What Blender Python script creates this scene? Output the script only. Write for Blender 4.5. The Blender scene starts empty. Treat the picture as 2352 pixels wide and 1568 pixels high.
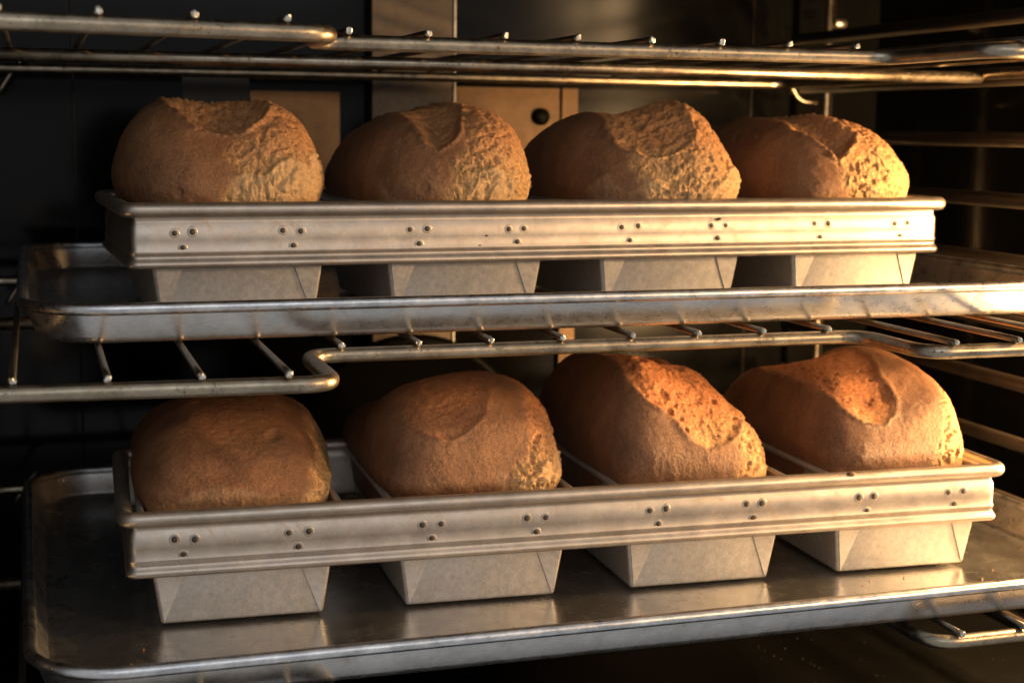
import bpy, bmesh, math, random
import numpy as np
from mathutils import Vector, Matrix

random.seed(7)
U = 0.045                      # one model unit in metres (every length below is in model units)
scene = bpy.context.scene
COL = scene.collection

WORLD_S = 0.55
OVEN_LAMPS = [((14.6, -1.1, -2.3), 25, (1.0, .60, .26), .5),
              ((14.6, -0.5, -0.9), 17, (1.0, .55, .21), .5),
              ((14.6, -1.6, 2.1), 25, (1.0, .59, .25), .5)]
WINDOW_AND_FILL = [("window_light", (-2, -42, 20), (3, 0, 0), 34, 20, 6.0, (.86, .92, 1.0)),
           ("warm_fill", (28, -30, 9), (3, 1, 0), 10, 10, 15.0, (1.0, .62, .29))]  # second entry: unseen warm fill added at front right, no actual lamp

# ------------------------------------------------------------------ camera
CAM_POS = (-3.6752, -18.7147, 2.7589)
YAW, PITCH, ROLL, FPX = 0.3099, -0.1416, 0.0107, 3418.87
F_ = Vector((math.sin(YAW)*math.cos(PITCH), math.cos(YAW)*math.cos(PITCH), math.sin(PITCH)))
R_ = Vector((math.cos(YAW), -math.sin(YAW), 0.0))
U_ = R_.cross(F_)
c_, s_ = math.cos(ROLL), math.sin(ROLL)
R2, U2 = R_*c_ + U_*s_, -R_*s_ + U_*c_
cam_d = bpy.data.cameras.new("camera")
cam = bpy.data.objects.new("camera", cam_d)
COL.objects.link(cam)
rot = Matrix((R2, U2, -F_)).transposed().to_4x4()
cam.matrix_world = Matrix.Translation(Vector(CAM_POS)*U) @ rot
cam_d.sensor_width = 36.0
cam_d.lens = FPX/2352.0*36.0
cam_d.clip_start, cam_d.clip_end = 0.05, 60.0
cam_d.dof.use_dof = True
cam_d.dof.focus_distance = 19.6*U
cam_d.dof.aperture_fstop = 10.0
scene.camera = cam

# ------------------------------------------------------------------ world, light, exposure
world = bpy.data.worlds.new("World")
scene.world = world
world.use_nodes = True
wb = world.node_tree.nodes["Background"]
wb.inputs[0].default_value = (0.86, 0.86, 0.86, 1)
wb.inputs[1].default_value = WORLD_S
vs = scene.view_settings
vs.view_transform = 'Standard'
vs.look = 'None'
vs.exposure = 0.0
vs.gamma = 1.0
scene.cycles.max_bounces = 6
scene.cycles.glossy_bounces = 4
scene.cycles.diffuse_bounces = 4
scene.cycles.sample_clamp_indirect = 4.0

def lamp(name, pos, watts, col, rad):
    d = bpy.data.lights.new(name, 'POINT')
    d.energy, d.color, d.shadow_soft_size = watts, col, rad*U
    o = bpy.data.objects.new(name, d)
    o.location = Vector(pos)*U
    COL.objects.link(o)
    return o
for i_, (p_, w_, c__, r__) in enumerate(OVEN_LAMPS):
    lamp("oven_lamp", p_, w_, c__, r__)
def window_light(name, pos, target, sx, sy, watts, col):  # area light, used for the window and the added fill
    d = bpy.data.lights.new(name, 'AREA')
    d.shape = 'RECTANGLE'
    d.size, d.size_y = sx*U, sy*U
    d.energy, d.color = watts, col
    o = bpy.data.objects.new(name, d)
    o.location = Vector(pos)*U
    o.rotation_euler = (Vector(target)-Vector(pos)).to_track_quat('-Z', 'Y').to_euler()
    COL.objects.link(o)
for a_ in WINDOW_AND_FILL:
    window_light(*a_)

# ------------------------------------------------------------------ materials
def new_mat(name):
    m = bpy.data.materials.new(name)
    m.use_nodes = True
    nt = m.node_tree
    return m, nt, nt.nodes["Principled BSDF"]
def N(nt, typ, **kw):
    n = nt.nodes.new(typ)
    for k, v in kw.items():
        if k.startswith('i_'):
            n.inputs[k[2:].replace('_', ' ')].default_value = v
        else:
            setattr(n, k, v)
    return n
def mapping(nt, scale=(1, 1, 1), loc=(0, 0, 0), rot=(0, 0, 0)):
    tc = N(nt, 'ShaderNodeTexCoord')
    mp = N(nt, 'ShaderNodeMapping')
    mp.inputs['Scale'].default_value = scale
    mp.inputs['Location'].default_value = loc
    mp.inputs['Rotation'].default_value = rot
    nt.links.new(tc.outputs['Object'], mp.inputs['Vector'])
    return mp.outputs[0]
def noise(nt, vec, scale, detail=4, rough=.6, dist=0.0):
    n = N(nt, 'ShaderNodeTexNoise')
    n.inputs['Scale'].default_value = scale
    n.inputs['Detail'].default_value = detail
    n.inputs['Roughness'].default_value = rough
    n.inputs['Distortion'].default_value = dist
    nt.links.new(vec, n.inputs['Vector'])
    return n.outputs['Fac']
def ramp(nt, fac, stops):
    r = N(nt, 'ShaderNodeValToRGB')
    e = r.color_ramp.elements
    while len(e) < len(stops):
        e.new(.5)
    for el, (p, c) in zip(e, stops):
        el.position = p
        el.color = (*c, 1) if len(c) == 3 else c
    nt.links.new(fac, r.inputs[0])
    return r.outputs[0]
def g3(v):
    return (v, v, v)
def mix(nt, fac, a, b, blend='MIX'):
    m = N(nt, 'ShaderNodeMix', data_type='RGBA', blend_type=blend)
    for idx, val in ((0, fac), (6, a), (7, b)):
        if hasattr(val, 'is_linked'):
            nt.links.new(val, m.inputs[idx])
        else:
            m.inputs[idx].default_value = val if idx == 0 else (*val, 1)
    return m.outputs[2]
def math_(nt, op, a, b=None):
    m = N(nt, 'ShaderNodeMath', operation=op)
    for i, v in enumerate((a, b)):
        if v is None:
            continue
        if hasattr(v, 'is_linked'):
            nt.links.new(v, m.inputs[i])
        else:
            m.inputs[i].default_value = v
    return m.outputs[0]
def bump(nt, h, strength, dist, normal=None):
    b = N(nt, 'ShaderNodeBump')
    b.inputs['Strength'].default_value = strength
    b.inputs['Distance'].default_value = dist
    nt.links.new(h, b.inputs['Height'])
    if normal is not None:
        nt.links.new(normal, b.inputs['Normal'])
    return b.outputs[0]

def metal_mat(name, lo, hi, r0, r1, grain=(1, 1, 1), spots=0.0, bumpd=0.00004, fine=900, spotcol=(.10, .06, .03), spotscale=260, spotcut=.68, met=1.0, coarse=70, stain=.35):
    m, nt, b = new_mat(name)
    v = mapping(nt)
    vg = mapping(nt, scale=grain)
    n1 = noise(nt, v, coarse, 5, .65)
    n2 = noise(nt, vg, fine, 4, .7)
    col = ramp(nt, n1, [(.3, lo), (.7, hi)])
    col = mix(nt, .35, col, ramp(nt, n2, [(.3, g3(.30)), (.7, g3(1.0))]), 'MULTIPLY')
    if spots > 0:
        n3 = noise(nt, v, spotscale, 5, .75)
        n4 = noise(nt, v, 30, 3, .5)
        f = math_(nt, 'MULTIPLY', ramp(nt, n3, [(spotcut, g3(0)), (spotcut+.06, g3(1))]), ramp(nt, n4, [(.42, g3(.1)), (.62, g3(1))]))
        f = math_(nt, 'MULTIPLY', f, spots)
        col = mix(nt, f, col, spotcol)
        nt.links.new(math_(nt, 'SUBTRACT', met, math_(nt, 'MULTIPLY', f, .8)), b.inputs['Metallic'])
    else:
        b.inputs['Metallic'].default_value = met
    st_ = noise(nt, v, 95, 6, .7, .6)
    col = mix(nt, math_(nt, 'MULTIPLY', ramp(nt, st_, [(.56, g3(0)), (.70, g3(1))]), stain), col, (.30, .20, .11), 'MIX')
    nt.links.new(col, b.inputs['Base Color'])
    r = math_(nt, 'ADD', math_(nt, 'MULTIPLY', n2, r1-r0), r0)
    r = math_(nt, 'ADD', r, math_(nt, 'MULTIPLY', math_(nt, 'SUBTRACT', st_, .5), .35))
    r = math_(nt, 'ADD', r, math_(nt, 'MULTIPLY', math_(nt, 'SUBTRACT', n1, .5), .15))
    nt.links.new(r, b.inputs['Roughness'])
    nt.links.new(bump(nt, n2, .6, bumpd), b.inputs['Normal'])
    return m

M_STRAP = metal_mat('aluminised_steel', (.36, .315, .27), (.52, .46, .395), .32, .46, met=.88, spots=.85, fine=1500, coarse=45, spotscale=300, spotcut=.635)
M_PAN = metal_mat('mottled_pan_steel', (.46, .44, .415), (.62, .595, .565), .38, .54, met=.80, fine=1300, bumpd=.00006, grain=(1, 1, .4), coarse=260, spots=.4, spotscale=700, stain=.15)
M_TRAY = metal_mat('brushed_sheet_aluminium', (.56, .55, .535), (.76, .75, .735), .16, .30, grain=(.06, 1, 1), fine=2200, bumpd=.00003, spots=.35, spotscale=160, spotcut=.66, coarse=40, spotcol=(.22, .16, .11), met=.96)
M_LIP = metal_mat('satin_tray_side', (.44, .44, .44), (.64, .635, .63), .24, .36, grain=(.08, .08, 1), fine=2000, bumpd=.00003, spots=.25, spotscale=160, spotcut=.66, coarse=40, spotcol=(.22, .16, .11), met=.96)
M_TRIM = metal_mat('scratched_rolled_rim', (.40, .41, .43), (.74, .75, .77), .22, .42, grain=(.12, 1, 1), fine=1500, bumpd=.00010, spots=.3, spotscale=380)
M_ROD = metal_mat('nickel_oven_rod', (.20, .165, .12), (.42, .36, .27), .28, .42, grain=(.15, 1, 1), fine=1400, bumpd=.00004, spots=1.0, spotscale=330, spotcut=.56, spotcol=(.05, .03, .018))
M_WIRE = metal_mat('nickel_wire', (.24, .21, .17), (.40, .35, .28), .30, .42, fine=1500, spots=.4)
M_TIP = metal_mat('cut_wire_end', (.24, .23, .20), (.62, .60, .54), .3, .5, fine=2500)
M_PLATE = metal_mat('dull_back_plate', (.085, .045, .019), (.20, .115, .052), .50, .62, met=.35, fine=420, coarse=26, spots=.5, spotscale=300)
M_PLATE_LIT = metal_mat('lit_back_plate', (.22, .12, .05), (.42, .25, .12), .50, .62, met=.3, fine=420, coarse=26, spots=.5, spotscale=300)  # brighter plate copy: warm lamp light painted into the base colour
M_BURNT = metal_mat('burnt_crumb', (.05, .025, .012), (.16, .08, .04), .7, .85, fine=2500, met=0.0)
M_RIVET = metal_mat('spot_weld', (.02, .017, .014), (.08, .068, .056), .4, .55, fine=2500, met=.5)
M_DUCT = metal_mat('dull_duct_steel', (.075, .06, .05), (.13, .105, .085), .50, .62, fine=700, spots=.4, spotscale=300, met=.3)

def enamel_mat():
    m, nt, b = new_mat('black_enamel')
    v = mapping(nt)
    n1 = noise(nt, v, 18, 5, .6)
    n2 = noise(nt, v, 900, 3, .6)
    nt.links.new(ramp(nt, n1, [(.3, (.0015, .0015, .0014)), (.75, (.0030, .0029, .0027))]), b.inputs['Base Color'])
    nt.links.new(math_(nt, 'ADD', math_(nt, 'MULTIPLY', n1, .06), .09), b.inputs['Roughness'])
    b.inputs['Specular IOR Level'].default_value = .15
    nt.links.new(bump(nt, n2, .1, .00001), b.inputs['Normal'])
    return m
M_ENAMEL = enamel_mat()
M_FLOOR = M_ENAMEL.copy()
M_FLOOR.name = 'grimy_enamel_floor'
for l_ in list(M_FLOOR.node_tree.links):
    if l_.to_socket.name == 'Roughness' and l_.to_node.type == 'BSDF_PRINCIPLED':
        M_FLOOR.node_tree.links.remove(l_)
M_FLOOR.node_tree.nodes['Principled BSDF'].inputs['Roughness'].default_value = .5
M_FLOOR.node_tree.nodes['Principled BSDF'].inputs['Specular IOR Level'].default_value = .05
def guide_mat():
    m, nt, b = new_mat('worn_enamel_guide')
    v = mapping(nt)
    n1 = noise(nt, v, 60, 5, .6)
    nt.links.new(ramp(nt, n1, [(.3, (.008, .006, .0045)), (.75, (.018, .013, .009))]), b.inputs['Base Color'])
    b.inputs['Roughness'].default_value = .42
    b.inputs['Specular IOR Level'].default_value = .3
    return m
M_GUIDE = guide_mat()

def bread_mat(name, crust_a, crust_b, top_a, top_b, low_a, low_b):
    m, nt, b = new_mat(name)
    v = mapping(nt)
    at = N(nt, 'ShaderNodeAttribute', attribute_name='tear')
    pale = N(nt, 'ShaderNodeAttribute', attribute_name='pale')
    bake = N(nt, 'ShaderNodeAttribute', attribute_name='bake')
    n1 = noise(nt, v, 30, 5, .6)
    n2 = noise(nt, v, 520, 6, .75)
    n3 = noise(nt, v, 1700, 3, .7)
    c1 = ramp(nt, n1, [(.30, crust_a), (.70, crust_b)])
    hi = ramp(nt, n2, [(.32, top_a), (.62, top_b)])
    lo = ramp(nt, n2, [(.32, low_a), (.62, low_b)])
    c2 = mix(nt, bake.outputs['Fac'], lo, hi)
    col = mix(nt, at.outputs['Fac'], c1, c2)
    col = mix(nt, math_(nt, 'MULTIPLY', pale.outputs['Fac'], .8), col, (.64, .42, .21))
    col = mix(nt, .6, col, ramp(nt, n2, [(.30, g3(.38)), (.58, g3(1.2))]), 'MULTIPLY')
    sp = ramp(nt, n3, [(.58, g3(0)), (.68, g3(1))])
    col = mix(nt, math_(nt, 'MULTIPLY', sp, .34), col, (.60, .46, .32))
    nt.links.new(col, b.inputs['Base Color'])
    nt.links.new(math_(nt, 'ADD', math_(nt, 'MULTIPLY', n1, .30), .36), b.inputs['Roughness'])
    b.inputs['Specular IOR Level'].default_value = .28
    h = math_(nt, 'ADD', n2, math_(nt, 'MULTIPLY', n3, .5))
    n5 = noise(nt, v, 240, 5, .65)
    h = math_(nt, 'ADD', h, math_(nt, 'MULTIPLY', n5, 1.1))
    st = math_(nt, 'ADD', math_(nt, 'MULTIPLY', at.outputs['Fac'], .45), .55)
    bn = N(nt, 'ShaderNodeBump')
    bn.inputs['Distance'].default_value = .0018
    nt.links.new(st, bn.inputs['Strength'])
    nt.links.new(h, bn.inputs['Height'])
    nt.links.new(bn.outputs[0], b.inputs['Normal'])
    return m
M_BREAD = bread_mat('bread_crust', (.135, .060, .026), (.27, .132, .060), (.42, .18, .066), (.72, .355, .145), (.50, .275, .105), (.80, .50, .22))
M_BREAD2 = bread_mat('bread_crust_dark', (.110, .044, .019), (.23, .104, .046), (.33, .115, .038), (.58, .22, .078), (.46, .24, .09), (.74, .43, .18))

# ------------------------------------------------------------------ helpers
def mesh_np(name, verts, faces, mat, smooth=True):
    me = bpy.data.meshes.new(name)
    me.from_pydata([tuple(float(c)*U for c in v) for v in verts], [], [tuple(int(i) for i in f) for f in faces])
    me.materials.append(mat)
    if smooth:
        me.polygons.foreach_set('use_smooth', [True]*len(me.polygons))
    me.update()
    return me
def link(name, me, parent=None, loc=None, rz=0.0):
    o = bpy.data.objects.new(name, me)
    COL.objects.link(o)
    if parent is not None:
        o.parent = parent
    if loc is not None:
        o.location = Vector(loc)*U
    if rz:
        o.rotation_euler[2] = rz
    return o
def thing(name, label, cat, loc=(0, 0, 0), rz=0.0, group=None):
    o = bpy.data.objects.new(name, None)
    o.empty_display_size = .02
    COL.objects.link(o)
    o.location = Vector(loc)*U
    o.rotation_euler[2] = rz
    o['label'], o['category'] = label, cat
    if group:
        o['group'] = group
    return o
def tag(o, label, cat, group=None):
    o['label'], o['category'] = label, cat
    if group:
        o['group'] = group
    return o
def fillet(pts, r, n=6, closed=False):
    """round the corners of a polyline of 3-D points"""
    P = [Vector(p) for p in pts]
    out = []
    m = len(P)
    for i in range(m):
        if not closed and i in (0, m-1):
            out.append(P[i])
            continue
        a, b, c = P[i-1], P[i], P[(i+1) % m]
        u, w = (a-b), (c-b)
        rr = min(r, u.length*.49, w.length*.49)
        if rr < 1e-4:
            out.append(b)
            continue
        p0, p1 = b+u.normalized()*rr, b+w.normalized()*rr
        for k in range(n+1):
            t = k/n
            out.append(p0*(1-t)**2 + b*2*t*(1-t) + p1*t*t)
    return out
def tube(pts, r, seg=14, closed=False, caps=True, rz=1.0):
    P = [Vector(p) for p in pts]
    n = len(P)
    V, Fc = [], []
    up = Vector((0, 0, 1))
    prev = None
    for i in range(n):
        if closed:
            t = (P[(i+1) % n]-P[i-1]).normalized()
        else:
            t = (P[min(i+1, n-1)]-P[max(i-1, 0)]).normalized()
        if prev is None:
            a = up if abs(t.dot(up)) < .9 else Vector((1, 0, 0))
            nx = t.cross(a).normalized()
        else:
            nx = (prev - t*prev.dot(t)).normalized()
        ny = t.cross(nx)
        prev = nx
        for k in range(seg):
            an = 2*math.pi*k/seg
            V.append(P[i] + nx*math.cos(an)*r + ny*math.sin(an)*r)
    rng = n if closed else n-1
    for i in range(rng):
        j = (i+1) % n
        for k in range(seg):
            l = (k+1) % seg
            Fc.append((i*seg+k, i*seg+l, j*seg+l, j*seg+k))
    if not closed and caps:
        # slightly rounded ends
        for end, idx in ((0, 0), (1, n-1)):
            t = (P[0]-P[1]).normalized() if end == 0 else (P[-1]-P[-2]).normalized()
            base = idx*seg
            ring = len(V)
            for k in range(seg):
                V.append(P[idx] + (V[base+k]-P[idx])*.72 + t*r*.28)
            for k in range(seg):
                l = (k+1) % seg
                f = (base+k, base+l, ring+l, ring+k)
                Fc.append(f[::-1] if end == 0 else f)
            f = tuple(ring+k for k in range(seg))
            Fc.append(f if end == 1 else f[::-1])
    return V, Fc
def merge(parts):
    V, Fc = [], []
    for v, f in parts:
        o = len(V)
        V += list(v)
        Fc += [tuple(i+o for i in x) for x in f]
    return V, Fc
def box(x0, x1, y0, y1, z0, z1):
    V = [(x, y, z) for z in (z0, z1) for y in (y0, y1) for x in (x0, x1)]
    Fc = [(0, 2, 3, 1), (4, 5, 7, 6), (0, 1, 5, 4), (1, 3, 7, 5), (3, 2, 6, 7), (2, 0, 4, 6)]
    return V, Fc
def rrect(x0, x1, y0, y1, r, n=8):
    """rounded rectangle loop, counter-clockwise, with outward normals"""
    out = []
    for cx, cy, a0 in ((x1-r, y0+r, -90), (x1-r, y1-r, 0), (x0+r, y1-r, 90), (x0+r, y0+r, 180)):
        for k in range(n+1):
            a = math.radians(a0+90*k/n)
            out.append((cx+r*math.cos(a), cy+r*math.sin(a), math.cos(a), math.sin(a)))
    return out
def sweep(loop, profile, closed_profile=False, sub=0):
    """profile = [(outward offset, z)] swept round the loop"""
    if sub:
        lp = []
        m = len(loop)
        for i in range(m):
            a, b = loop[i], loop[(i+1) % m]
            d = math.hypot(a[0]-b[0], a[1]-b[1])
            k = max(1, int(d/sub))
            for j in range(k):
                t = j/k
                lp.append(tuple(a[q]*(1-t)+b[q]*t for q in range(4)))
        loop = lp
    V, Fc = [], []
    m, p = len(loop), len(profile)
    for (x, y, nx, ny) in loop:
        for (o, z) in profile:
            V.append((x+nx*o, y+ny*o, z))
    for i in range(m):
        j = (i+1) % m
        for k in range(p if closed_profile else p-1):
            l = (k+1) % p
            Fc.append((i*p+k, j*p+k, j*p+l, i*p+l))
    return V, Fc

# ------------------------------------------------------------------ the oven cavity (setting)
X0, X1, Y0, Y1, Z0, Z1 = -7.8, 15.2, -3.0, 12.4, -6.9, 8.2
def slab(name, b, mat=M_ENAMEL):
    o = link(name, mesh_np(name, *box(*b), mat, smooth=False))
    o['kind'] = 'structure'
    return o
wall_back = slab('wall_back', (X0, X1, Y1, Y1+.3, Z0, Z1))
wall_right = slab('wall_right', (X1, X1+.3, Y0, Y1+.3, Z0, Z1))
wall_left = slab('wall_left', (X0-.3, X0, Y0, Y1+.3, Z0, Z1))
floor = slab('floor', (X0-.3, X1+.3, Y0, Y1+.3, Z0-.3, Z0), M_FLOOR)
ceiling = slab('ceiling', (X0-.3, X1+.3, Y0, Y1+.3, Z1, Z1+.3))
# seams of the back wall lining
for x in (-2.9, 11.95, 14.0):
    if x < X1:
        link('seam', mesh_np('seam', *tube([(x, Y1-.01, Z0), (x, Y1-.01, Z1)], .02, 8), M_GUIDE), wall_back)

# side guides: embossed support rails on a hanging frame
def guide(x, label, inner):
    t = thing('rack_guide', label, 'rack guide', (x, 0, 0), group='side guides of the oven')
    k = 0
    z = -5.69
    while z < 7.5:
        prof = []
        for a in range(0, 360, 30):
            prof.append((math.cos(math.radians(a))*.10, z+math.sin(math.radians(a))*.13))
        V, Fc = [], []
        ys = (-1.2, 11.3)
        for y in ys:
            V += [(p, y, q) for p, q in prof]
        m = len(prof)
        Fc = [(i, (i+1) % m, m+(i+1) % m, m+i) for i in range(m)] + [tuple(range(m))[::-1], tuple(range(m, 2*m))]
        link('rail', mesh_np('rail', V, Fc, M_GUIDE), t)
        z += 1.045
    for y in (-1.1, 11.15):
        link('post', mesh_np('post', *tube([(inner*.75, y, -6.6), (inner*.75, y, 7.9)], .085), M_WIRE), t)
        for zz in (-6.0, 6.5):
            link('bracket', mesh_np('bracket', *tube([(inner*.05, y, zz+.35), (inner*.8, y, zz+.35), (inner*1.12, y, zz+.35)], .05), M_WIRE), t)
    return t
guide(12.42, 'dark ribbed rack guide on the right wall of the oven', 1)
guide(-5.05, 'dark ribbed rack guide on the left wall of the oven', -1)

# plates and duct on the back wall
duct = thing('duct_cover', 'tall grey sheet metal duct running down the back wall behind the loaves', 'duct', (3.94, Y1, 0))
link('duct_panel', mesh_np('duct_panel', *box(-.88, .86, -.42, -.004, -6.5, 8.0), M_DUCT, False), duct)
link('flange', mesh_np('flange', *box(.863, .895, -.47, -.004, -6.5, 8.0), M_TIP, False), duct)
pl = thing('mounting_plate', 'tan metal plate with a round screw, right of the grey duct', 'metal plate', (4.86, Y1, 0))
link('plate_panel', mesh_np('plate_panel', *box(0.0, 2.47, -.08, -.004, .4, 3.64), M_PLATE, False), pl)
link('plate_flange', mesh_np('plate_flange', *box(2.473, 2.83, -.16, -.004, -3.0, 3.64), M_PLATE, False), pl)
V, Fc = [], []
seg = 20
prof = [(.19, 0), (.19, -.07), (.14, -.11), (0.03, -.12)]
for r, y in prof:
    V += [(2.0+r*math.cos(2*math.pi*k/seg), -.09+y, 3.03+r*math.sin(2*math.pi*k/seg)) for k in range(seg)]
for i in range(len(prof)-1):
    Fc += [(i*seg+k, i*seg+(k+1) % seg, (i+1)*seg+(k+1) % seg, (i+1)*seg+k) for k in range(seg)]
Fc.append(tuple((len(prof)-1)*seg+k for k in range(seg)))
sc_ = link('screw', mesh_np('screw', V, Fc, M_FLOOR), pl)
link('screw_slot', mesh_np('screw_slot', *box(1.90, 2.10, -.222, -.206, 3.015, 3.045), M_ENAMEL, False), sc_)
pl2 = thing('back_plate', 'tan metal plate behind the upper left loaf, left of the grey duct', 'metal plate', (-.78, Y1, 0))
link('plate_panel', mesh_np('plate_panel', *box(1.36, 3.21, -.10, -.004, .9, 3.48), M_PLATE_LIT, False), pl2)
link('side_panel', mesh_np('side_panel', *box(0.0, 1.35, -.05, -.004, .9, 3.96), M_GUIDE, False), pl2)
# fan cover ring low on the back wall
fan = thing('fan_cover', 'dark round fan cover on the back wall between the racks', 'fan cover', (3.9, Y1-.45, -4.2))
V, Fc = [], []
seg = 64
prof = [(2.6, .02), (2.55, -.10), (2.40, -.12), (2.3, -.05), (.4, -.05), (.02, -.06)]
for r, y in prof:
    V += [(r*math.cos(2*math.pi*k/seg), y, r*math.sin(2*math.pi*k/seg)) for k in range(seg)]
for i in range(len(prof)-1):
    Fc += [(i*seg+k, i*seg+(k+1) % seg, (i+1)*seg+(k+1) % seg, (i+1)*seg+k) for k in range(seg)]
link('cover_disc', mesh_np('cover_disc', V, Fc, M_FLOOR), fan)
# small fasteners seen at the upper right of the cavity
for (x, y, z, s, lab) in ((13.35, 11.2, 5.15, .10, 'small shiny screw head high on the right wall near the back'),
                          (13.35, 3.2, 5.45, .16, 'bright square clip head at the top right corner of the oven')):
    t = tag(link('screw_head', mesh_np('screw_head', *tube([(x, y, z), (x+.24, y, z)], s, 10), M_TIP)), lab, 'screw')

# crumbs on the oven floor
cv, cf = [], []
for i in range(110):
    x, y = random.uniform(8.5, 13.2), random.uniform(0, 6)
    s = random.uniform(.008, .028)
    o = len(cv)
    for dx, dy, dz in ((1, 0, 0), (-.5, .8, 0), (-.5, -.8, 0), (0, 0, 1.1)):
        cv.append((x+dx*s*random.uniform(.6, 1.4), y+dy*s*random.uniform(.6, 1.4), Z0+.004+dz*s))
    cf += [(o, o+1, o+3), (o+1, o+2, o+3), (o+2, o, o+3), (o, o+2, o+1)]
cr = link('crumbs', mesh_np('crumbs', cv, cf, M_GUIDE, False))
cr['kind'] = 'stuff'
tag(cr, 'baked crumbs scattered over the dark oven floor at the lower right', 'crumbs')

# ------------------------------------------------------------------ oven racks
RR, RW = .098, .043
def rack(z, fl, fr, y0, mid_y, rear_y, label, hooks, kr):
    """fl/fr: how far the left and right front sections jut out before the middle section at y0"""
    t = thing('oven_rack', label, 'oven rack', (0, 0, z), group='wire racks in the oven')
    zr = -(RR+RW)
    yl0, yl1 = fl
    path = [(-4.75, yl0-.12, zr), (-.46, yl1, zr), (-.46, y0, zr), (7.62, y0, zr), (7.62, fr, zr), (12.05, fr, zr), (12.05, rear_y, zr), (-4.75, rear_y, zr)]
    fp = fillet(path, .42, 8, closed=True)
    # subdivide the long runs so that the wear texture and shading stay even
    link('frame_rod', mesh_np('frame_rod', *tube(fp, RR, 20, closed=True), M_ROD), t)
    link('cross_rod', mesh_np('cross_rod', *tube([(-4.68, mid_y, zr-.06), (11.98, mid_y, zr-.06)], RR*1.0, 20), M_ROD), t)
    wire_cache = {}
    tips = []
    for q_ in range(5):
        tv, tf = tube([(0, -.03, 0), (0, .03, 0)], RW*random.uniform(.92, 1.12), 9)
        tv = [v_+Vector((random.uniform(-.009, .009), random.uniform(-.012, .012), random.uniform(-.009, .009))) for v_ in tv]
        tips.append(mesh_np('weld_tip', tv, tf, M_TIP, False))
    for k in range(-4, kr+1):
        if k < 0:
            yf = yl0+(yl1-yl0)*(k+4.3)/3.8
        elif k > 7:
            yf = fr
        else:
            yf = y0
        key = round(yf, 3)
        if key not in wire_cache:
            wire_cache[key] = mesh_np('wire', *tube([(0, yf-.06, 0), (0, yf+.5, 0), (0, rear_y*.5, 0), (0, rear_y+.08, 0)], RW, 10), M_WIRE)
        xx = float(k)+random.uniform(-.02, .02)
        link('wire', wire_cache[key], t, (xx, 0, random.uniform(-.008, .004)), random.uniform(-.0012, .0012))
        link('wire_tip', random.choice(tips), t, (xx, yf-.09, 0))
    for h in hooks:
        link('rear_hook', mesh_np('rear_hook', *tube(fillet(h, .25, 5), .05, 10), M_WIRE), t)
    return t
HL = [(-3.7, 10.2, -.02), (-3.70, 10.95, .0), (-3.80, 11.05, .06), (-3.92, 11.05, -.08), (-4.10, 11.05, -.32), (-4.26, 11.05, -.58)]
HR = [(12.02, 10.2, -.02), (12.08, 10.95, -.02), (12.38, 11.0, -.42), (12.56, 11.0, -.51), (12.86, 11.0, -.51)]
ZT, ZM, ZB = 3.924, 0.0, -3.8885
rack(ZT, (-2.55, -2.10), -2.75, -.433, 3.75, 10.9, 'empty wire rack at the top of the oven, above the upper row of loaves', [HL, HR], 11)
rack(ZM, (-1.80, -2.12), -1.66, 0.0, 4.62, 10.45, 'wire rack in the middle, under the upper sheet tray', [[(a, b, c-.06) for a, b, c in HL]], 11)
rack(ZB, (-2.0, -2.1), -2.12, -.19, 4.2, 10.1, 'lowest wire rack, under the lower sheet tray, seen at the bottom right', [[(a, b, c-.06) for a, b, c in HL]], 11)

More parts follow.
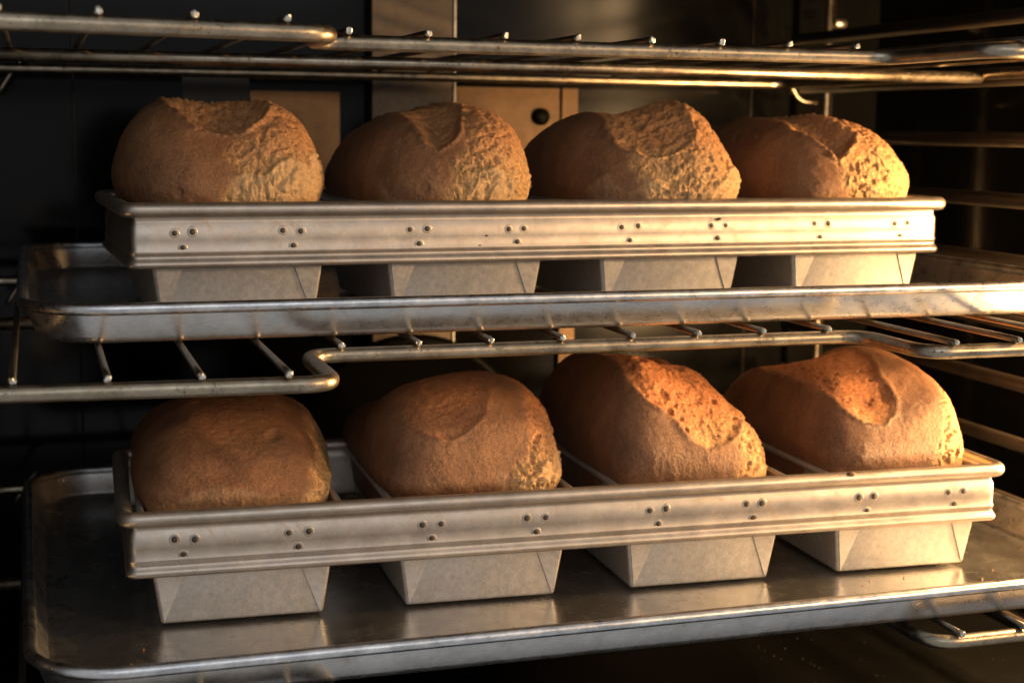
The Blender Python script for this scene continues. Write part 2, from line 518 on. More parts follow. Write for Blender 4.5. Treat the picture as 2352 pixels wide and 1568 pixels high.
# ------------------------------------------------------------------ sheet trays
def sheet_tray(x0, x1, y0, y1, z, rz, label, h=.56):
    t = thing('sheet_tray', label, 'sheet tray', (0, 0, z), rz, group='aluminium sheet trays under the loaf pans')
    loop = rrect(x0, x1, y0, y1, 1.05, 12)
    ins = -.30
    # outer skin from the rim down to the floor, then the floor itself, then the inner skin
    prof = [(.0, h-.03), (-.02, h-.09), (-.06, .28), (-.125, .10), (-.155, .05), (-.20, .018), (-.29, .002), (-.55, .0)]
    V, Fc = sweep(loop, prof, sub=.6)
    Vi, Fi = sweep(loop, [(o-.035 if zz > .02 else o, max(zz, 0)+(.04 if zz < .2 else 0.0)) for o, zz in prof], sub=.6)
    Fi = [f[::-1] for f in Fi]
    link('sides', mesh_np('sides', *merge([(V, Fc), (Vi, Fi)]), M_LIP), t)
    # the flat bottom: a fine sheet with a slightly wavy, used surface, and its rounded outline
    lp = rrect(x0, x1, y0, y1, 1.05, 12)
    mx, my = (x0+x1)/2, (y0+y1)/2
    Vf, Ff = [], []
    rings = 14
    lo = []
    m = len(lp)
    for i in range(m):
        a, b = lp[i], lp[(i+1) % m]
        k_ = max(1, int(math.hypot(a[0]-b[0], a[1]-b[1])/.6))
        for j in range(k_):
            q_ = j/k_
            lo.append(tuple(a[e]*(1-q_)+b[e]*q_ for e in range(4)))
    n = len(lo)
    for side, zz in ((0, 0.0), (1, .04)):
        base = len(Vf)
        for r_ in range(rings):
            s_r = 1-r_/(rings)
            for (x, y, nx, ny) in lo:
                xo, yo = x-nx*.55, y-ny*.55
                w_ = .010*math.sin(xo*.9+side)*math.cos(yo*.7)*math.sin(math.pi*min(1, (1-s_r)*2)/2)
                Vf.append((mx+(xo-mx)*s_r, my+(yo-my)*s_r, zz+(w_ if r_ else 0)))
        Vf.append((mx, my, zz))
        for r_ in range(rings-1):
            for i in range(n):
                j = (i+1) % n
                f = (base+r_*n+i, base+r_*n+j, base+(r_+1)*n+j, base+(r_+1)*n+i)
                Ff.append(f if side else f[::-1])
        for i in range(n):
            j = (i+1) % n
            f = (base+(rings-1)*n+i, base+(rings-1)*n+j, base+rings*n)
            Ff.append(f if side else f[::-1])
    link('bottom_sheet', mesh_np('bottom_sheet', Vf, Ff, M_TRAY), t)
    rim = [(x+nx*.015, y+ny*.015, h) for x, y, nx, ny in loop]
    link('rolled_rim', mesh_np('rolled_rim', *tube(rim, .078, 18, closed=True), M_TRIM), t)
    return t
sheet_tray(-3.86, 11.85, .15, 10.35, .048, .004, 'upper aluminium sheet tray with rolled rim, holding the upper loaf pans', .46)
sheet_tray(-3.90, 11.80, -1.96, 8.45, ZB+.048, .006, 'lower aluminium sheet tray with rolled rim, holding the lower loaf pans', .46)

# ------------------------------------------------------------------ strapped loaf pans
SL, SD, PP, PW, PX0, PT = 12.734, 3.86, 3.2883, 2.1486, .3836, .246
ZRIM, ZBB = 1.51, .72
def tapered_pan():
    """open tapered pan, local x centred, front at y = 0 (top) ; z = 0 bottom"""
    bm = bmesh.new()
    wt, wb_ = 1.285, PW/2
    y0t, y1t, y0b, y1b = .06, SD-.12, PT, SD-.32
    zt = 1.50
    vb = [bm.verts.new(p) for p in ((-wb_, y0b, 0), (wb_, y0b, 0), (wb_, y1b, 0), (-wb_, y1b, 0))]
    vt = [bm.verts.new(p) for p in ((-wt, y0t, zt), (wt, y0t, zt), (wt, y1t, zt), (-wt, y1t, zt))]
    bm.faces.new(vb[::-1])
    for i in range(4):
        j = (i+1) % 4
        bm.faces.new((vb[i], vb[j], vt[j], vt[i]))
    ed = [e for e in bm.edges if not (e.verts[0] in vt and e.verts[1] in vt)]
    bmesh.ops.bevel(bm, geom=ed, offset=.05, segments=3, affect='EDGES', profile=.5)
    # inner skin
    geom = bmesh.ops.duplicate(bm, geom=bm.verts[:]+bm.edges[:]+bm.faces[:])['geom']
    fs = [g for g in geom if isinstance(g, bmesh.types.BMFace)]
    for v_ in [g for g in geom if isinstance(g, bmesh.types.BMVert)]:
        k = 1-.03/1.1
        v_.co.x *= k
        v_.co.y = SD/2+(v_.co.y-SD/2)*.987
        v_.co.z += .03 if v_.co.z < 1.4 else 0
    bmesh.ops.reverse_faces(bm, faces=fs)
    V = [tuple(v_.co) for v_ in bm.verts]
    bm.verts.index_update()
    Fc = [tuple(v_.index for v_ in f.verts) for f in bm.faces]
    bm.free()
    return V, Fc
ME_PAN = mesh_np('loaf_pan', *tapered_pan(), M_PAN)
ME_PRIM = mesh_np('pan_rim', *tube([(x, y, 1.50) for x, y, _, _ in rrect(-1.30, 1.30, .03, SD-.09, .16, 6)], .05, 10, closed=True), M_PAN)
def fold(side):
    """triangular folded flap on the front face of a pan, a little proud of it"""
    def front_y(z):
        return PT+(0.06-PT)*z/1.5
    def edge_x(z):
        return side*(PW/2+(1.285-PW/2)*z/1.5)
    pts = []
    for z, dx in ((.03, .05), (1.46, .05), (1.46, .80)):
        pts.append((edge_x(z)-side*dx, z))
    th = .02
    V = [(x, front_y(z)-th, z) for x, z in pts]+[(x, front_y(z)+.01, z) for x, z in pts]
    Fc = [(0, 2, 1), (3, 4, 5), (0, 1, 4, 3), (1, 2, 5, 4), (2, 0, 3, 5)]
    if side > 0:
        Fc = [f[::-1] for f in Fc]
    return V, Fc
ME_FOLD = [mesh_np('corner_fold', *fold(-1), M_PAN, False), mesh_np('corner_fold', *fold(1), M_PAN, False)]
def rivet_mesh():
    seg = 14
    prof = [(.066, .003), (.058, -.005), (.051, -.009), (.036, -.001), (.031, -.007), (.018, -.012), (.003, -.013)]
    V, Fc = [], []
    for r, y in prof:
        V += [(r*math.cos(2*math.pi*k/seg), y, r*math.sin(2*math.pi*k/seg)) for k in range(seg)]
    for i in range(len(prof)-1):
        Fc += [(i*seg+k, i*seg+(k+1) % seg, (i+1)*seg+(k+1) % seg, (i+1)*seg+k) for k in range(seg)]
    me = mesh_np('rivet', V, Fc, M_STRAP)
    me.materials.append(M_RIVET)
    mi = [0 if p.index < seg*3 else 1 for p in me.polygons]
    me.polygons.foreach_set('material_index', mi)
    return me
ME_RIVET = rivet_mesh()
def pan_set(loc, rz, label):
    t = thing('loaf_pan_set', label, 'loaf pans', loc, rz, group='strapped sets of four loaf pans')
    loop = rrect(0, SL, 0, SD, .10, 6)
    prof = [(-.03, 1.50), (-.012, 1.43), (-.035, 1.375), (-.03, 1.33), (.0, 1.28), (.004, 1.1), (.0, .985), (.014, .955), (.016, .935), (.008, .905),
            (.0, .88), (.006, .855), (.030, .825), (.050, .795), (.054, .765), (.042, .735), (.012, .72), (-.03, .725), (-.045, .76), (-.05, .9), (-.05, 1.3), (-.055, 1.5)]
    link('strap_band', mesh_np('strap_band', *sweep(loop, prof, True, sub=.5), M_STRAP), t)
    rl = [(x+nx*.03, y+ny*.03, ZRIM) for x, y, nx, ny in rrect(-.02, SL+.02, -.02, SD+.02, .13, 7)]
    link('strap_rim', mesh_np('strap_rim', *tube(rl, .105, 20, closed=True), M_STRAP), t)
    for i in range(4):
        cx = PX0+i*PP+PW/2
        p = link('loaf_pan', ME_PAN, t, (cx, 0, 0))
        link('pan_rim', ME_PRIM, p)
        link('corner_fold', ME_FOLD[0], p)
        link('corner_fold', ME_FOLD[1], p)
        for c in (.69, 2.1727):
            for dx, zz in ((-.1258, 1.2008), (.1258, 1.2008), (0, 1.0015)):
                r = link('rivet', ME_RIVET, t, (c+i*PP+dx+random.uniform(-.014, .014), 0, zz+random.uniform(-.012, .012)))
                q_ = random.uniform(1.05, 1.28)
                r.scale = (q_, random.uniform(.5, 1.0), q_*random.uniform(.9, 1.1))
    return t
def baked_crumb(parent, spots):
    rr = random.Random(3)
    for (x, y, z, s) in spots:
        bm = bmesh.new()
        bmesh.ops.create_icosphere(bm, subdivisions=2, radius=s)
        for v_ in bm.verts:
            k = rr.uniform(.65, 1.25)
            v_.co = Vector((v_.co.x*k*1.5, v_.co.y*k, v_.co.z*k*.7))
        bm.verts.index_update()
        V = [tuple(v_.co) for v_ in bm.verts]
        Fc = [tuple(v_.index for v_ in f.verts) for f in bm.faces]
        bm.free()
        link('baked_crumb', mesh_np('baked_crumb', V, Fc, M_BURNT), parent, (x, y, z))
LOW, UPP = ((-2.6721, .4614, -3.7599), -.0338), ((-2.4885, 1.6442, .1335), .0426)
set_l = pan_set(LOW[0], LOW[1], 'lower four-loaf pan set standing on the lower sheet tray')
set_u = pan_set(UPP[0], UPP[1], 'upper four-loaf pan set standing on the upper sheet tray')
baked_crumb(set_l, [(10.05, -.10, 1.57, .035), (10.22, -.10, 1.585, .05), (10.3, -.09, 1.57, .028), (9.9, -.11, 1.54, .018), (5.1, -.10, 1.56, .014), (1.6, -.10, 1.55, .016)])
baked_crumb(set_u, [(8.35, -.09, 1.43, .020), (8.5, -.085, 1.42, .014), (9.55, -.09, 1.44, .024), (8.75, -.03, 1.30, .03), (4.9, -.012, .96, .014), (5.0, -.012, 1.1, .016)])

def tray_crumbs(spots, z, label):
    rr = random.Random(11)
    cv, cf = [], []
    for (x, y, sx_, sy_, n_) in spots:
        for i in range(n_):
            px_, py_ = x+rr.gauss(0, sx_), y+rr.gauss(0, sy_)
            s = rr.uniform(.008, .026)
            o = len(cv)
            for dx, dy, dz in ((1, 0, 0), (-.5, .8, 0), (-.5, -.8, 0), (0, 0, 1.0)):
                cv.append((px_+dx*s*rr.uniform(.6, 1.5), py_+dy*s*rr.uniform(.6, 1.5), z+dz*s))
            cf += [(o, o+1, o+3), (o+1, o+2, o+3), (o+2, o, o+3), (o, o+2, o+1)]
    o = link('tray_crumbs', mesh_np('tray_crumbs', cv, cf, M_BREAD, False))
    o['kind'] = 'stuff'
    tag(o, label, 'crumbs')
tray_crumbs([(2.2, -.75, .7, .25, 14), (6.2, -.8, 1.4, .3, 16), (9.6, -.6, .8, .4, 12), (-2.7, -.6, .3, .5, 4)], ZB+.048+.042, 'few tiny brown crumbs on the front of the lower sheet tray')

# measured shape of each loaf: height, swellings (direction, amount), left and right lip of its split
LOAVES = {
 'u0': dict(c=1.588, n=3.2,
  W=[[-0.919,-0.335,0.208,0.097],[-0.561,-0.801,0.208,0.011],[0.749,-0.629,0.208,0.026],[0.963,-0.17,0.208,0.042],[-0.77,-0.28,0.574,0.093],[-0.47,-0.671,0.574,0.011],[-0.071,-0.816,0.574,-0.005],[0.628,-0.527,0.574,0.071],[0.807,-0.142,0.574,0.056],[0.77,0.28,0.574,0.005],[-0.5,0.0,0.866,0.02],[-0.0,-0.5,0.866,-0.025],[0.354,-0.354,0.866,-0.017],[0.5,0.0,0.866,0.011],[0.0,0.5,0.866,-0.01],[0.0,0.0,1.0,-0.045]],
  L=[[-0.12,-1.93,0.99],[-0.46,-1.87,1.07],[-0.59,-1.67,1.22],[-0.75,-1.36,1.36],[-0.79,-0.9,1.47]],
  R=[[-0.12,-1.93,0.99],[0.18,-1.9,1.03],[0.35,-1.8,1.14],[0.53,-1.63,1.27],[0.69,-1.2,1.42]]),
 'u1': dict(c=1.477, n=3.2,
  W=[[0.749,-0.629,0.208,-0.028],[0.963,-0.17,0.208,-0.005],[-0.77,-0.28,0.574,-0.006],[0.28,-0.77,0.574,0.036],[0.628,-0.527,0.574,0.084],[0.807,-0.142,0.574,0.034],[-0.5,0.0,0.866,-0.028],[0.354,-0.354,0.866,0.012],[0.5,0.0,0.866,0.006],[0.354,0.354,0.866,0.006],[0.0,0.5,0.866,-0.007],[-0.354,0.354,0.866,-0.061],[0.0,0.0,1.0,0.02]],
  L=[[-0.36,-2.07,0.79],[-0.52,-1.93,0.89],[-0.52,-1.83,0.98],[-0.58,-1.33,1.22],[-0.6,-0.73,1.32]],
  R=[[-0.36,-2.07,0.79],[-0.21,-2.05,0.87],[-0.02,-1.97,0.99],[0.09,-1.75,1.19],[0.3,-1.14,1.45]]),
 'u2': dict(c=1.34, n=3.2,
  W=[[-0.085,-0.974,0.208,0.01],[0.335,-0.919,0.208,0.08],[0.749,-0.629,0.208,0.091],[-0.77,-0.28,0.574,0.04],[-0.47,-0.671,0.574,0.006],[-0.071,-0.816,0.574,0.014],[0.28,-0.77,0.574,0.014],[0.628,-0.527,0.574,-0.027],[0.807,-0.142,0.574,0.035],[0.77,0.28,0.574,0.011],[-0.5,0.0,0.866,0.107],[-0.354,-0.354,0.866,0.022],[-0.0,-0.5,0.866,0.03],[0.354,-0.354,0.866,0.24],[0.5,0.0,0.866,0.068],[0.354,0.354,0.866,-0.028],[0.0,0.5,0.866,-0.026],[-0.354,0.354,0.866,-0.028],[0.0,0.0,1.0,-0.108]],
  L=[[-0.22,-2.25,0.69],[-0.53,-2.1,0.75],[-0.73,-1.9,0.86],[-0.77,-1.59,1.07],[-0.66,-1.11,1.31]],
  R=[[-0.22,-2.25,0.69],[0.12,-2.27,0.8],[0.4,-2.18,0.99],[0.5,-2.04,1.14],[0.51,-1.71,1.4],[0.61,-1.42,1.52]]),
 'u3': dict(c=1.407, n=3.2,
  W=[[0.335,-0.919,0.208,0.026],[0.749,-0.629,0.208,0.037],[0.963,-0.17,0.208,0.008],[-0.071,-0.816,0.574,0.007],[0.628,-0.527,0.574,0.014],[0.807,-0.142,0.574,0.019],[-0.5,0.0,0.866,-0.014],[-0.354,-0.354,0.866,0.006],[-0.0,-0.5,0.866,0.014],[0.354,-0.354,0.866,0.024],[0.5,0.0,0.866,-0.009],[0.354,0.354,0.866,-0.019],[0.0,0.5,0.866,-0.018],[-0.354,0.354,0.866,0.036],[0.0,0.0,1.0,-0.014]],
  L=[[-0.3,-2.16,0.65],[-0.41,-1.98,0.86],[-0.54,-1.72,1.03],[-0.68,-1.35,1.14],[-0.59,-0.55,1.31]],
  R=[[-0.3,-2.16,0.65],[-0.06,-2.06,0.83],[0.15,-1.9,0.99],[0.28,-1.72,1.13],[0.15,-1.46,1.25]]),
 'l0': dict(c=1.048, n=6.0,
  W=[[-0.919,-0.335,0.208,0.027],[-0.561,-0.801,0.208,-0.02],[0.749,-0.629,0.208,-0.036],[0.963,-0.17,0.208,0.009],[0.919,0.335,0.208,0.064],[-0.77,-0.28,0.574,0.027],[0.628,-0.527,0.574,-0.02],[0.807,-0.142,0.574,0.017],[0.77,0.28,0.574,0.115],[0.5,0.0,0.866,0.009],[0.354,0.354,0.866,-0.026],[0.0,0.5,0.866,-0.014],[-0.354,0.354,0.866,-0.008]],
  L=[[0.02,-1.99,0.58],[-0.27,-1.82,0.72],[-0.52,-1.49,0.87],[-0.69,-0.64,0.97]],
  R=[[0.02,-1.99,0.58],[0.33,-1.92,0.63],[0.78,-1.46,0.8],[1.06,-0.31,0.82]]),
 'l1': dict(c=1.031, n=6.0,
  W=[[0.335,-0.919,0.208,-0.012],[0.749,-0.629,0.208,-0.044],[0.919,0.335,0.208,0.006],[-0.77,-0.28,0.574,0.064],[-0.47,-0.671,0.574,0.033],[-0.071,-0.816,0.574,0.01],[0.28,-0.77,0.574,0.005],[0.628,-0.527,0.574,0.033],[0.807,-0.142,0.574,0.096],[0.77,0.28,0.574,0.047],[-0.5,0.0,0.866,0.122],[-0.354,-0.354,0.866,0.178],[-0.0,-0.5,0.866,0.094],[0.354,-0.354,0.866,0.138],[0.5,0.0,0.866,0.145],[0.354,0.354,0.866,0.045],[0.0,0.5,0.866,-0.036],[-0.354,0.354,0.866,-0.189],[0.0,0.0,1.0,0.169]],
  L=[[-0.43,-2.18,0.76],[-0.81,-2.07,0.88],[-1.04,-1.77,0.98],[-1.08,-1.06,1.1]],
  R=[[-0.43,-2.18,0.76],[-0.2,-2.11,0.86],[0.12,-1.91,1.06],[0.3,-1.5,1.29],[0.48,-0.65,1.43]]),
 'l2': dict(c=2.056, n=6.0,
  W=[[-0.919,-0.335,0.208,0.016],[0.335,-0.919,0.208,0.034],[0.749,-0.629,0.208,-0.032],[0.963,-0.17,0.208,-0.01],[0.919,0.335,0.208,-0.031],[-0.77,-0.28,0.574,0.015],[-0.47,-0.671,0.574,-0.009],[-0.071,-0.816,0.574,-0.021],[0.28,-0.77,0.574,-0.045],[0.628,-0.527,0.574,-0.16],[0.807,-0.142,0.574,0.016],[0.77,0.28,0.574,-0.097],[-0.5,0.0,0.866,-0.006],[-0.354,-0.354,0.866,-0.05],[-0.0,-0.5,0.866,-0.066],[0.354,-0.354,0.866,-0.07],[0.5,0.0,0.866,-0.039],[0.354,0.354,0.866,-0.137],[0.0,0.5,0.866,-0.142],[-0.354,0.354,0.866,-0.121],[0.0,0.0,1.0,-0.097]],
  L=[[0.07,-2.26,0.49],[-0.2,-2.21,0.61],[-0.35,-2.05,0.87],[-0.76,-1.86,1.18],[-0.94,-1.53,1.36],[-0.88,-0.93,1.53],[-0.79,-0.09,1.56]],
  R=[[0.07,-2.26,0.49],[0.41,-2.18,0.56],[0.67,-2.0,0.66],[0.86,-1.65,0.8],[0.98,-1.1,0.92],[1.0,0.4,0.95]]),
 'l3': dict(c=1.337, n=6.0,
  W=[[0.335,-0.919,0.208,-0.02],[0.749,-0.629,0.208,-0.065],[0.963,-0.17,0.208,-0.012],[0.28,-0.77,0.574,0.025],[0.628,-0.527,0.574,0.039],[0.807,-0.142,0.574,0.028],[0.77,0.28,0.574,0.026],[-0.5,0.0,0.866,0.058],[-0.354,-0.354,0.866,0.031],[-0.0,-0.5,0.866,0.006],[0.354,-0.354,0.866,0.03],[0.5,0.0,0.866,0.134],[0.354,0.354,0.866,0.029],[0.0,0.5,0.866,-0.078],[-0.354,0.354,0.866,-0.051],[0.0,0.0,1.0,0.077]],
  L=[[-0.31,-2.12,0.68],[-0.66,-2.05,0.74],[-0.89,-1.81,0.91],[-1.0,-1.11,1.05],[-0.97,0.06,1.1],[-0.89,0.9,1.06]],
  R=[[-0.31,-2.12,0.68],[-0.1,-2.02,0.83],[0.02,-1.81,1.04],[0.0,-1.38,1.29],[0.19,-0.73,1.51],[0.22,-0.12,1.55]]),
}
A_,B_=1.29,2.26
def loaf_base(nu,nv,c,W=None,n=4.2,bulge=.04,front=1.0):
    u=np.linspace(-1,1,nu)[None,:]*np.ones((nv,1)); v=np.linspace(-1,1,nv)[:,None]*np.ones((1,nu))
    x=u*np.sqrt(1-v*v/2); y=v*np.sqrt(1-u*u/2)
    rho=np.clip(np.hypot(x,y),1e-9,1); cx,sy=np.where(rho>1e-6,x/rho,1.),np.where(rho>1e-6,y/rho,0.)
    # footprint (rounded rectangle)
    foot=(np.abs(cx)**n+np.abs(sy)**n)**(-1/n)
    k=0.86
    th=np.where(rho<k,(1-rho/k)*np.pi/2,0.)
    low=np.where(rho>k,(rho-k)/(1-k),0.)
    e=.82
    hor=np.cos(th)**e; ver=np.sin(th)**e
    hor=hor*(1+bulge*np.exp(-((ver-.22)/.18)**2)) 
    hor=hor*(1-.07*low)
    X=A_*foot*cx*hor; Y=B_*foot*sy*hor; Z=c*ver-.55*low
    fr=1.0
    P=np.stack([X,Y,Z],-1)
    if W is not None and len(W):
        D=np.stack([X/A_,Y/B_,Z/c],-1); D=D/np.linalg.norm(D,axis=-1,keepdims=True)
        s=np.zeros(X.shape)
        for (dx,dy,dz,w,sg) in W:
            s+=w*np.exp(-((D[...,0]-dx)**2+(D[...,1]-dy)**2+(D[...,2]-dz)**2)/(2*sg*sg))
        s*=np.clip((Z+.25)/.35,0,1)
        P=P*(1+s)[...,None]
    return P

# ------------------------------------------------------------------ the loaves
rng = np.random.RandomState(5)
PERM = rng.permutation(1024)
GRAD = rng.normal(size=(1024, 3))
GRAD /= np.linalg.norm(GRAD, axis=1, keepdims=True)
def pnoise(P):
    i = np.floor(P).astype(int)
    f = P-i
    w = f*f*f*(f*(f*6-15)+10)
    out = 0
    for dx in (0, 1):
        for dy in (0, 1):
            for dz in (0, 1):
                h = PERM[(PERM[(PERM[(i[..., 0]+dx) & 1023]+i[..., 1]+dy) & 1023]+i[..., 2]+dz) & 1023]
                g = GRAD[h]
                d = (g[..., 0]*(f[..., 0]-dx)+g[..., 1]*(f[..., 1]-dy)+g[..., 2]*(f[..., 2]-dz))
                wt = (w[..., 0] if dx else 1-w[..., 0])*(w[..., 1] if dy else 1-w[..., 1])*(w[..., 2] if dz else 1-w[..., 2])
                out = out+d*wt
    return out
def fbm(P, o=4, gain=.5, ridged=False):
    s, a, t = 0, 1.0, 0
    for k in range(o):
        n = pnoise(P*2.03**k+17.3*k)
        if ridged:
            n = 1-2*np.abs(n)*1.6
        s = s+a*n
        t += a
        a *= gain
    return s/t
def sstep(a, b, x):
    t = np.clip((x-a)/(b-a), 0, 1)
    return t*t*(3-2*t)
def holes(P, cell, thr, seed=0):
    """round pits: distance to random points in cells"""
    Q = P/cell+seed*7.7
    i = np.floor(Q).astype(int)
    best = np.full(Q.shape[:-1], 9.0)
    for dx in (-1, 0, 1):
        for dy in (-1, 0, 1):
            for dz in (-1, 0, 1):
                c = i+np.array([dx, dy, dz])
                h = PERM[(PERM[(PERM[c[..., 0] & 1023]+c[..., 1]) & 1023]+c[..., 2]) & 1023]
                pt = c+.5+GRAD[h]*.42
                rad = .10+.34*(PERM[(h+331) & 1023]/1023.0)**2
                d = np.linalg.norm(Q-pt, axis=-1)/rad
                best = np.minimum(best, np.where(PERM[(h+77) & 1023]/1023.0 < thr, d, 9.0))
    return best
NU, NV = 230, 290
def build_loaf(key, info, mat, seed):
    c, L, Rr = info['c'], np.array(info['L']), np.array(info['R'])
    W = [list(w)+[.33] for w in info['W']]
    P = loaf_base(NU, NV, c, W, info['n'])
    st = info['st']
    X, Y, Z = P[..., 0], P[..., 1], P[..., 2]
    off = np.array([seed*3.1, seed*1.7, seed*2.3])
    # normals of the base
    def normals(P):
        du = np.gradient(P, axis=1)
        dv = np.gradient(P, axis=0)
        n = np.cross(du, dv)
        l = np.linalg.norm(n, axis=-1, keepdims=True)
        return n/np.maximum(l, 1e-9)
    Nn = normals(P)
    d = np.zeros(X.shape)
    above = sstep(-.05, .15, Z)
    # broad lumps
    d += .05*fbm((P+off)*.9, 3)*above + .018*fbm((P+off)*2.6, 3)*above
    # the burst: a lens between the left and the right lip, running back from its front tip
    def lip(pts):
        pts = pts[np.argsort(pts[:, 1])]
        return pts
    Ls, Rs = lip(L), lip(Rr)
    tipy = min(Ls[0, 1], Rs[0, 1])
    yback = st.get('back', 1.5)
    ly = np.r_[Ls[:, 1], (Ls[-1, 1]+yback)/2+.3, yback]
    lx = np.r_[Ls[:, 0], Ls[-1, 0]*.9, (Ls[-1, 0]+Rs[-1, 0])/2]
    ry = np.r_[Rs[:, 1], (Rs[-1, 1]+yback)/2+.3, yback]
    rx = np.r_[Rs[:, 0], Rs[-1, 0]*.95, (Ls[-1, 0]+Rs[-1, 0])/2]
    wob = .05*fbm((P+off)*5.0, 3)+.02*fbm((P+off)*16.0, 2)
    # near the tip the front is steep: measure the opening along z as well as y
    xl, xr = np.interp(Y, ly, lx), np.interp(Y, ry, rx)
    zt = Ls[0, 2] if Ls[0, 1] <= Rs[0, 1] else Rs[0, 2]
    dl, dr = X-xl, xr-X
    inside = np.minimum(dl, dr)
    tipd = np.maximum(Z-L[0, 2], (Y-L[0, 1]))
    # steep front: use z-parametrised lips
    lzs, rzs = L[np.argsort(L[:, 2])], Rr[np.argsort(Rr[:, 2])]
    xlz, xrz = np.interp(Z, lzs[:, 2], lzs[:, 0]), np.interp(Z, rzs[:, 2], rzs[:, 0])
    insz = np.minimum(X-xlz, xrz-X)
    insz = np.where(Z < L[0, 2], -1.0, insz)
    front = sstep(.35, .75, -Nn[..., 1])*(Y < 0)
    ins = inside*(1-front)+insz*front
    ins = np.where(Y > yback, -1, ins)
    ins = np.where(Z < L[0, 2]-.02, np.minimum(ins, -(L[0, 2]-Z)), ins)+wob*.8
    width = np.maximum(.12, (xr-xl)*.5)
    soft = st.get('soft', .13)
    m = sstep(-.01, soft, ins)
    val = sstep(0, 1, np.clip(ins/width, 0, 1))
    depth = st['depth']
    tilt = st.get('tilt', 0.0)
    rel = np.clip((X-xl)/np.maximum(xr-xl, .05), 0, 1)
    d += -m*depth*(.45+.55*val)*(1+tilt*(rel-.5)*2)*sstep(0, .6, np.maximum(Y-L[0, 1], Z-L[0, 2])+.15)*(st.get('keep', .3)+(1-st.get('keep', .3))*np.exp(-((Y-tipy-.35)/st.get('len', .75))**2))
    # lips
    d += .65*st.get('lip', .05)*(1+2.2*fbm((P+off)*9, 3))*np.exp(-(ins/.06)**2)*(1-m*.5)*above
    # torn crumb in the opening
    rough = st.get('rough', .05)
    d += m*rough*(1.5*fbm((P+off)*3.4, 4, .6, True)-.75)+m*rough*.9*fbm((P+off)*np.array([5., 3., 5.]), 5, .62)
    warp0 = np.stack([fbm((P+off)*4+k*3.3, 2) for k in range(3)], -1)*.10
    h1 = holes((P+off+warp0)*np.array([1., .62, 1.]), st.get('cell', .34), st.get('holes', .6), seed)
    d += -m*.17*st.get('cell', .34)*st.get('hk', 1)*sstep(1.05, .55, h1)
    h2 = holes(P-off, .15, .5, seed+3)
    d += -m*.035*st.get('hk', 1)*sstep(1.05, .5, h2)
    w2 = np.stack([fbm((P-off)*3.0+k*5.1, 3) for k in range(3)], -1)*.22
    d += m*rough*.9*(fbm((P+off+w2)*np.array([8., 4., 8.]), 5, .7, True)*.7-.2)
    tear = m.copy()
    # the shredded side, facing the right and the front
    sx, sz = st.get('shred', (.1, .9))
    az = X/A_ + .35*fbm((P+off)*2.2, 3)+.06*fbm((P+off)*9, 2)
    sh = sstep(sx-.10, sx+.12, az-st.get('slope', .35)*(Z-.4))*(1-m)*sstep(2.5, 1.2, Y)
    sh = sh*sstep(-.02, .10, Z)
    # gluten strands: ridges drawn out towards the split, of uneven size
    warp = np.stack([fbm((P+off)*2.1+k*9.1, 3) for k in range(3)], -1)*.30
    Pa = (P+off+warp)*np.array([5.0, 5.0, 1.9])
    amp = .35+.9*sstep(-.25, .35, fbm((P-off)*1.6, 3))
    d += sh*amp*.62*st.get('shr', .035)*(fbm(Pa*1.4, 3, .6)*.5+fbm(Pa*4.4, 4, .75, True)*.36-.1+fbm(Pa*9., 3, .7)*1.2)
    h3 = holes(P+off*2, .30, .35, seed+5)
    d += -sh*.016*sstep(1.0, .5, h3)
    h6 = holes(P+off*4, .16, .4, seed+8)
    d += -sh*.010*sstep(1.0, .5, h6)
    crk = fbm((P+off*5+warp)*np.array([4., 4., 3.]), 4, .6, True)
    d += -sh*.040*sstep(.56, .72, crk)
    # folds just above the pan edge
    zz = st.get('skirt', .45)+.9*st.get('ska', 1)*pnoise((P+off)*np.array([1.5, 1.5, .3]))+.12*fbm((P+off)*np.array([6, 6, .4]), 3)
    skm = sstep(zz+.03, zz-.03, Z)*sstep(.0, .2, -Nn[..., 1]+.5*Nn[..., 0]+.2)*sstep(-.1, .05, X-st.get('skx', -1.5))
    d += .028*np.exp(-((Z-zz)/.035)**2)*sh*above
    d += skm*.028*fbm((P+off)*np.array([7., 7., 1.4]), 4, .6, True)*(.3+.7*sh)
    fl = fbm((P+off*2)*np.array([9., 9., 6.]), 4, .65, True)
    d += sh*.010*sstep(.35, .7, fl)
    # overall crust texture
    d += (.010*fbm((P+off)*7, 3)+.005*fbm((P+off)*20, 2))*above
    # a few blisters pits in the crust
    h4 = holes(P+off*3, .8, .25, seed+9)
    d += -.03*(1-m)*sstep(.45, .2, h4)*above
    P2 = P+Nn*d[..., None]
    # below the rim the crumb stays inside its tin; above it the crust hangs over the edge
    lim = SD-.30-2.46
    kb = sstep(.16, -.02, P2[..., 2])
    P2[..., 1] = np.where(P2[..., 1] > lim, P2[..., 1]*(1-kb)+lim*kb, P2[..., 1])
    tear = np.clip(m*.95*st.get('mt', 1)+sh*st.get('shc', .75), 0, 1)
    pale = np.clip(skm*st.get('pale', .8)*(.25+.75*sh), 0, 1)
    me = bpy.data.meshes.new('bread_loaf')
    nv = NU*NV
    me.vertices.add(nv)
    me.vertices.foreach_set('co', (P2.reshape(-1, 3)*U).astype(np.float32).ravel())
    ii, jj = np.meshgrid(np.arange(NV-1), np.arange(NU-1), indexing='ij')
    a = (ii*NU+jj).ravel()
    quads = np.stack([a, a+1, a+NU+1, a+NU], 1)
    me.loops.add(quads.size)
    me.loops.foreach_set('vertex_index', quads.ravel().astype(np.int32))
    me.polygons.add(len(quads))
    me.polygons.foreach_set('loop_start', (np.arange(len(quads))*4).astype(np.int32))
    me.polygons.foreach_set('loop_total', np.full(len(quads), 4, np.int32))
    me.polygons.foreach_set('use_smooth', np.ones(len(quads), bool))
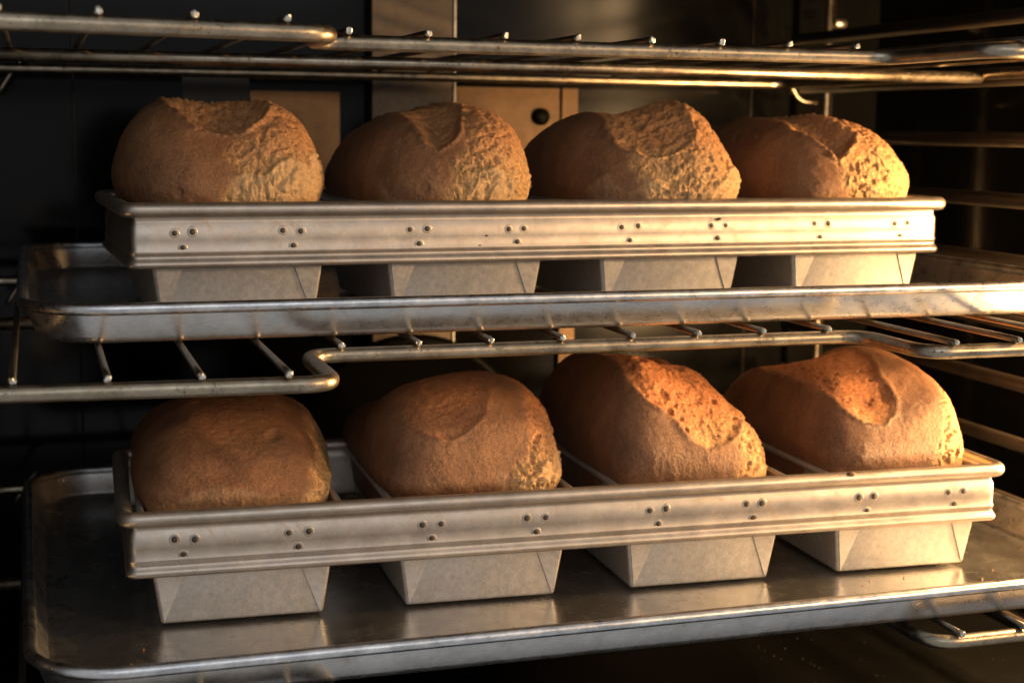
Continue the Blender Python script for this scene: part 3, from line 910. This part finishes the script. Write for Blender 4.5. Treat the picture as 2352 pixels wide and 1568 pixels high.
    me.update(calc_edges=True)
    bake = sstep(.35, 1.15, Z+.25*fbm((P+off)*1.8, 3))
    for nm, arr in (('tear', tear), ('pale', pale), ('bake', bake)):
        at = me.attributes.new(nm, 'FLOAT', 'POINT')
        at.data.foreach_set('value', arr.ravel().astype(np.float32))
    me.materials.append(mat)
    return me
STY = {
 'u0': dict(len=.9, depth=.46, lip=.05, rough=.08, tilt=.1, shred=(-.08, .9), skirt=.50, pale=1.0, shr=.035, skx=-.1, keep=.18),
 'u1': dict(len=.9, keep=.2, depth=.36, lip=.05, rough=.04, tilt=.2, holes=.3, shred=(-.12, .9), skirt=.3, shr=.05, slope=.3),
 'u2': dict(keep=.5, depth=.14, lip=.04, rough=.06, tilt=.2, holes=.8, shred=(-.38, .9), skirt=.35, shr=.055, slope=.0),
 'u3': dict(skx=.1, len=1.0, keep=.35, depth=.34, lip=.04, rough=.06, tilt=.5, shred=(-.25, .9), skirt=.4, shr=.045, slope=.1, hk=.5),
 'l0': dict(mt=.25, depth=.05, lip=.0, rough=.012, holes=.25, hk=.3, shred=(.8, .9), skirt=.22, ska=.3, shr=.02, soft=.25),
 'l1': dict(mt=.3, skx=.2, depth=.06, lip=.01, rough=.012, holes=.2, hk=.3, shred=(.45, .9), skirt=.30, ska=.5, shr=.06, soft=.2, slope=.25),
 'l2': dict(skx=.5, cell=.24, keep=.8, depth=.10, lip=.02, rough=.026, holes=.6, shred=(.45, .9), skirt=.2, shr=.04, back=1.8),
 'l3': dict(skx=.4, cell=.24, keep=.7, depth=.10, lip=.02, rough=.020, tilt=.5, holes=.7, shred=(.45, .9), skirt=.25, shr=.04, back=1.75),
}
LAB = {
 'u0': 'leftmost loaf of the upper row, with a gaping cratered split on top',
 'u1': 'second loaf from the left in the upper row, in front of the grey duct',
 'u2': 'third loaf in the upper row, peaked and shredded on its right side',
 'u3': 'rightmost loaf of the upper row, with a dark hollow in its split',
 'l0': 'smooth rounded loaf at the left of the lower row, its top behind the rack rod',
 'l1': 'second loaf from the left in the lower row, smooth with a torn right side',
 'l2': 'third loaf in the lower row, with a long pitted strip over its top',
 'l3': 'rightmost loaf of the lower row, with a broad orange torn strip',
}
for n_, key in enumerate(LOAVES):
    info = dict(LOAVES[key])
    info['st'] = STY[key]
    (lx, ly, lz), th = LOW if key[0] == 'l' else UPP
    i = int(key[1])
    px, py = PX0+i*PP+PW/2, 2.46
    wx, wy = lx+px*math.cos(th)-py*math.sin(th), ly+px*math.sin(th)+py*math.cos(th)
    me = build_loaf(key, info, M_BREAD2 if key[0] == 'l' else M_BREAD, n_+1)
    o = link('bread_loaf', me, None, (wx, wy, lz+1.50), th)
    tag(o, LAB[key], 'loaf of bread', 'loaves of bread baking in the pans')
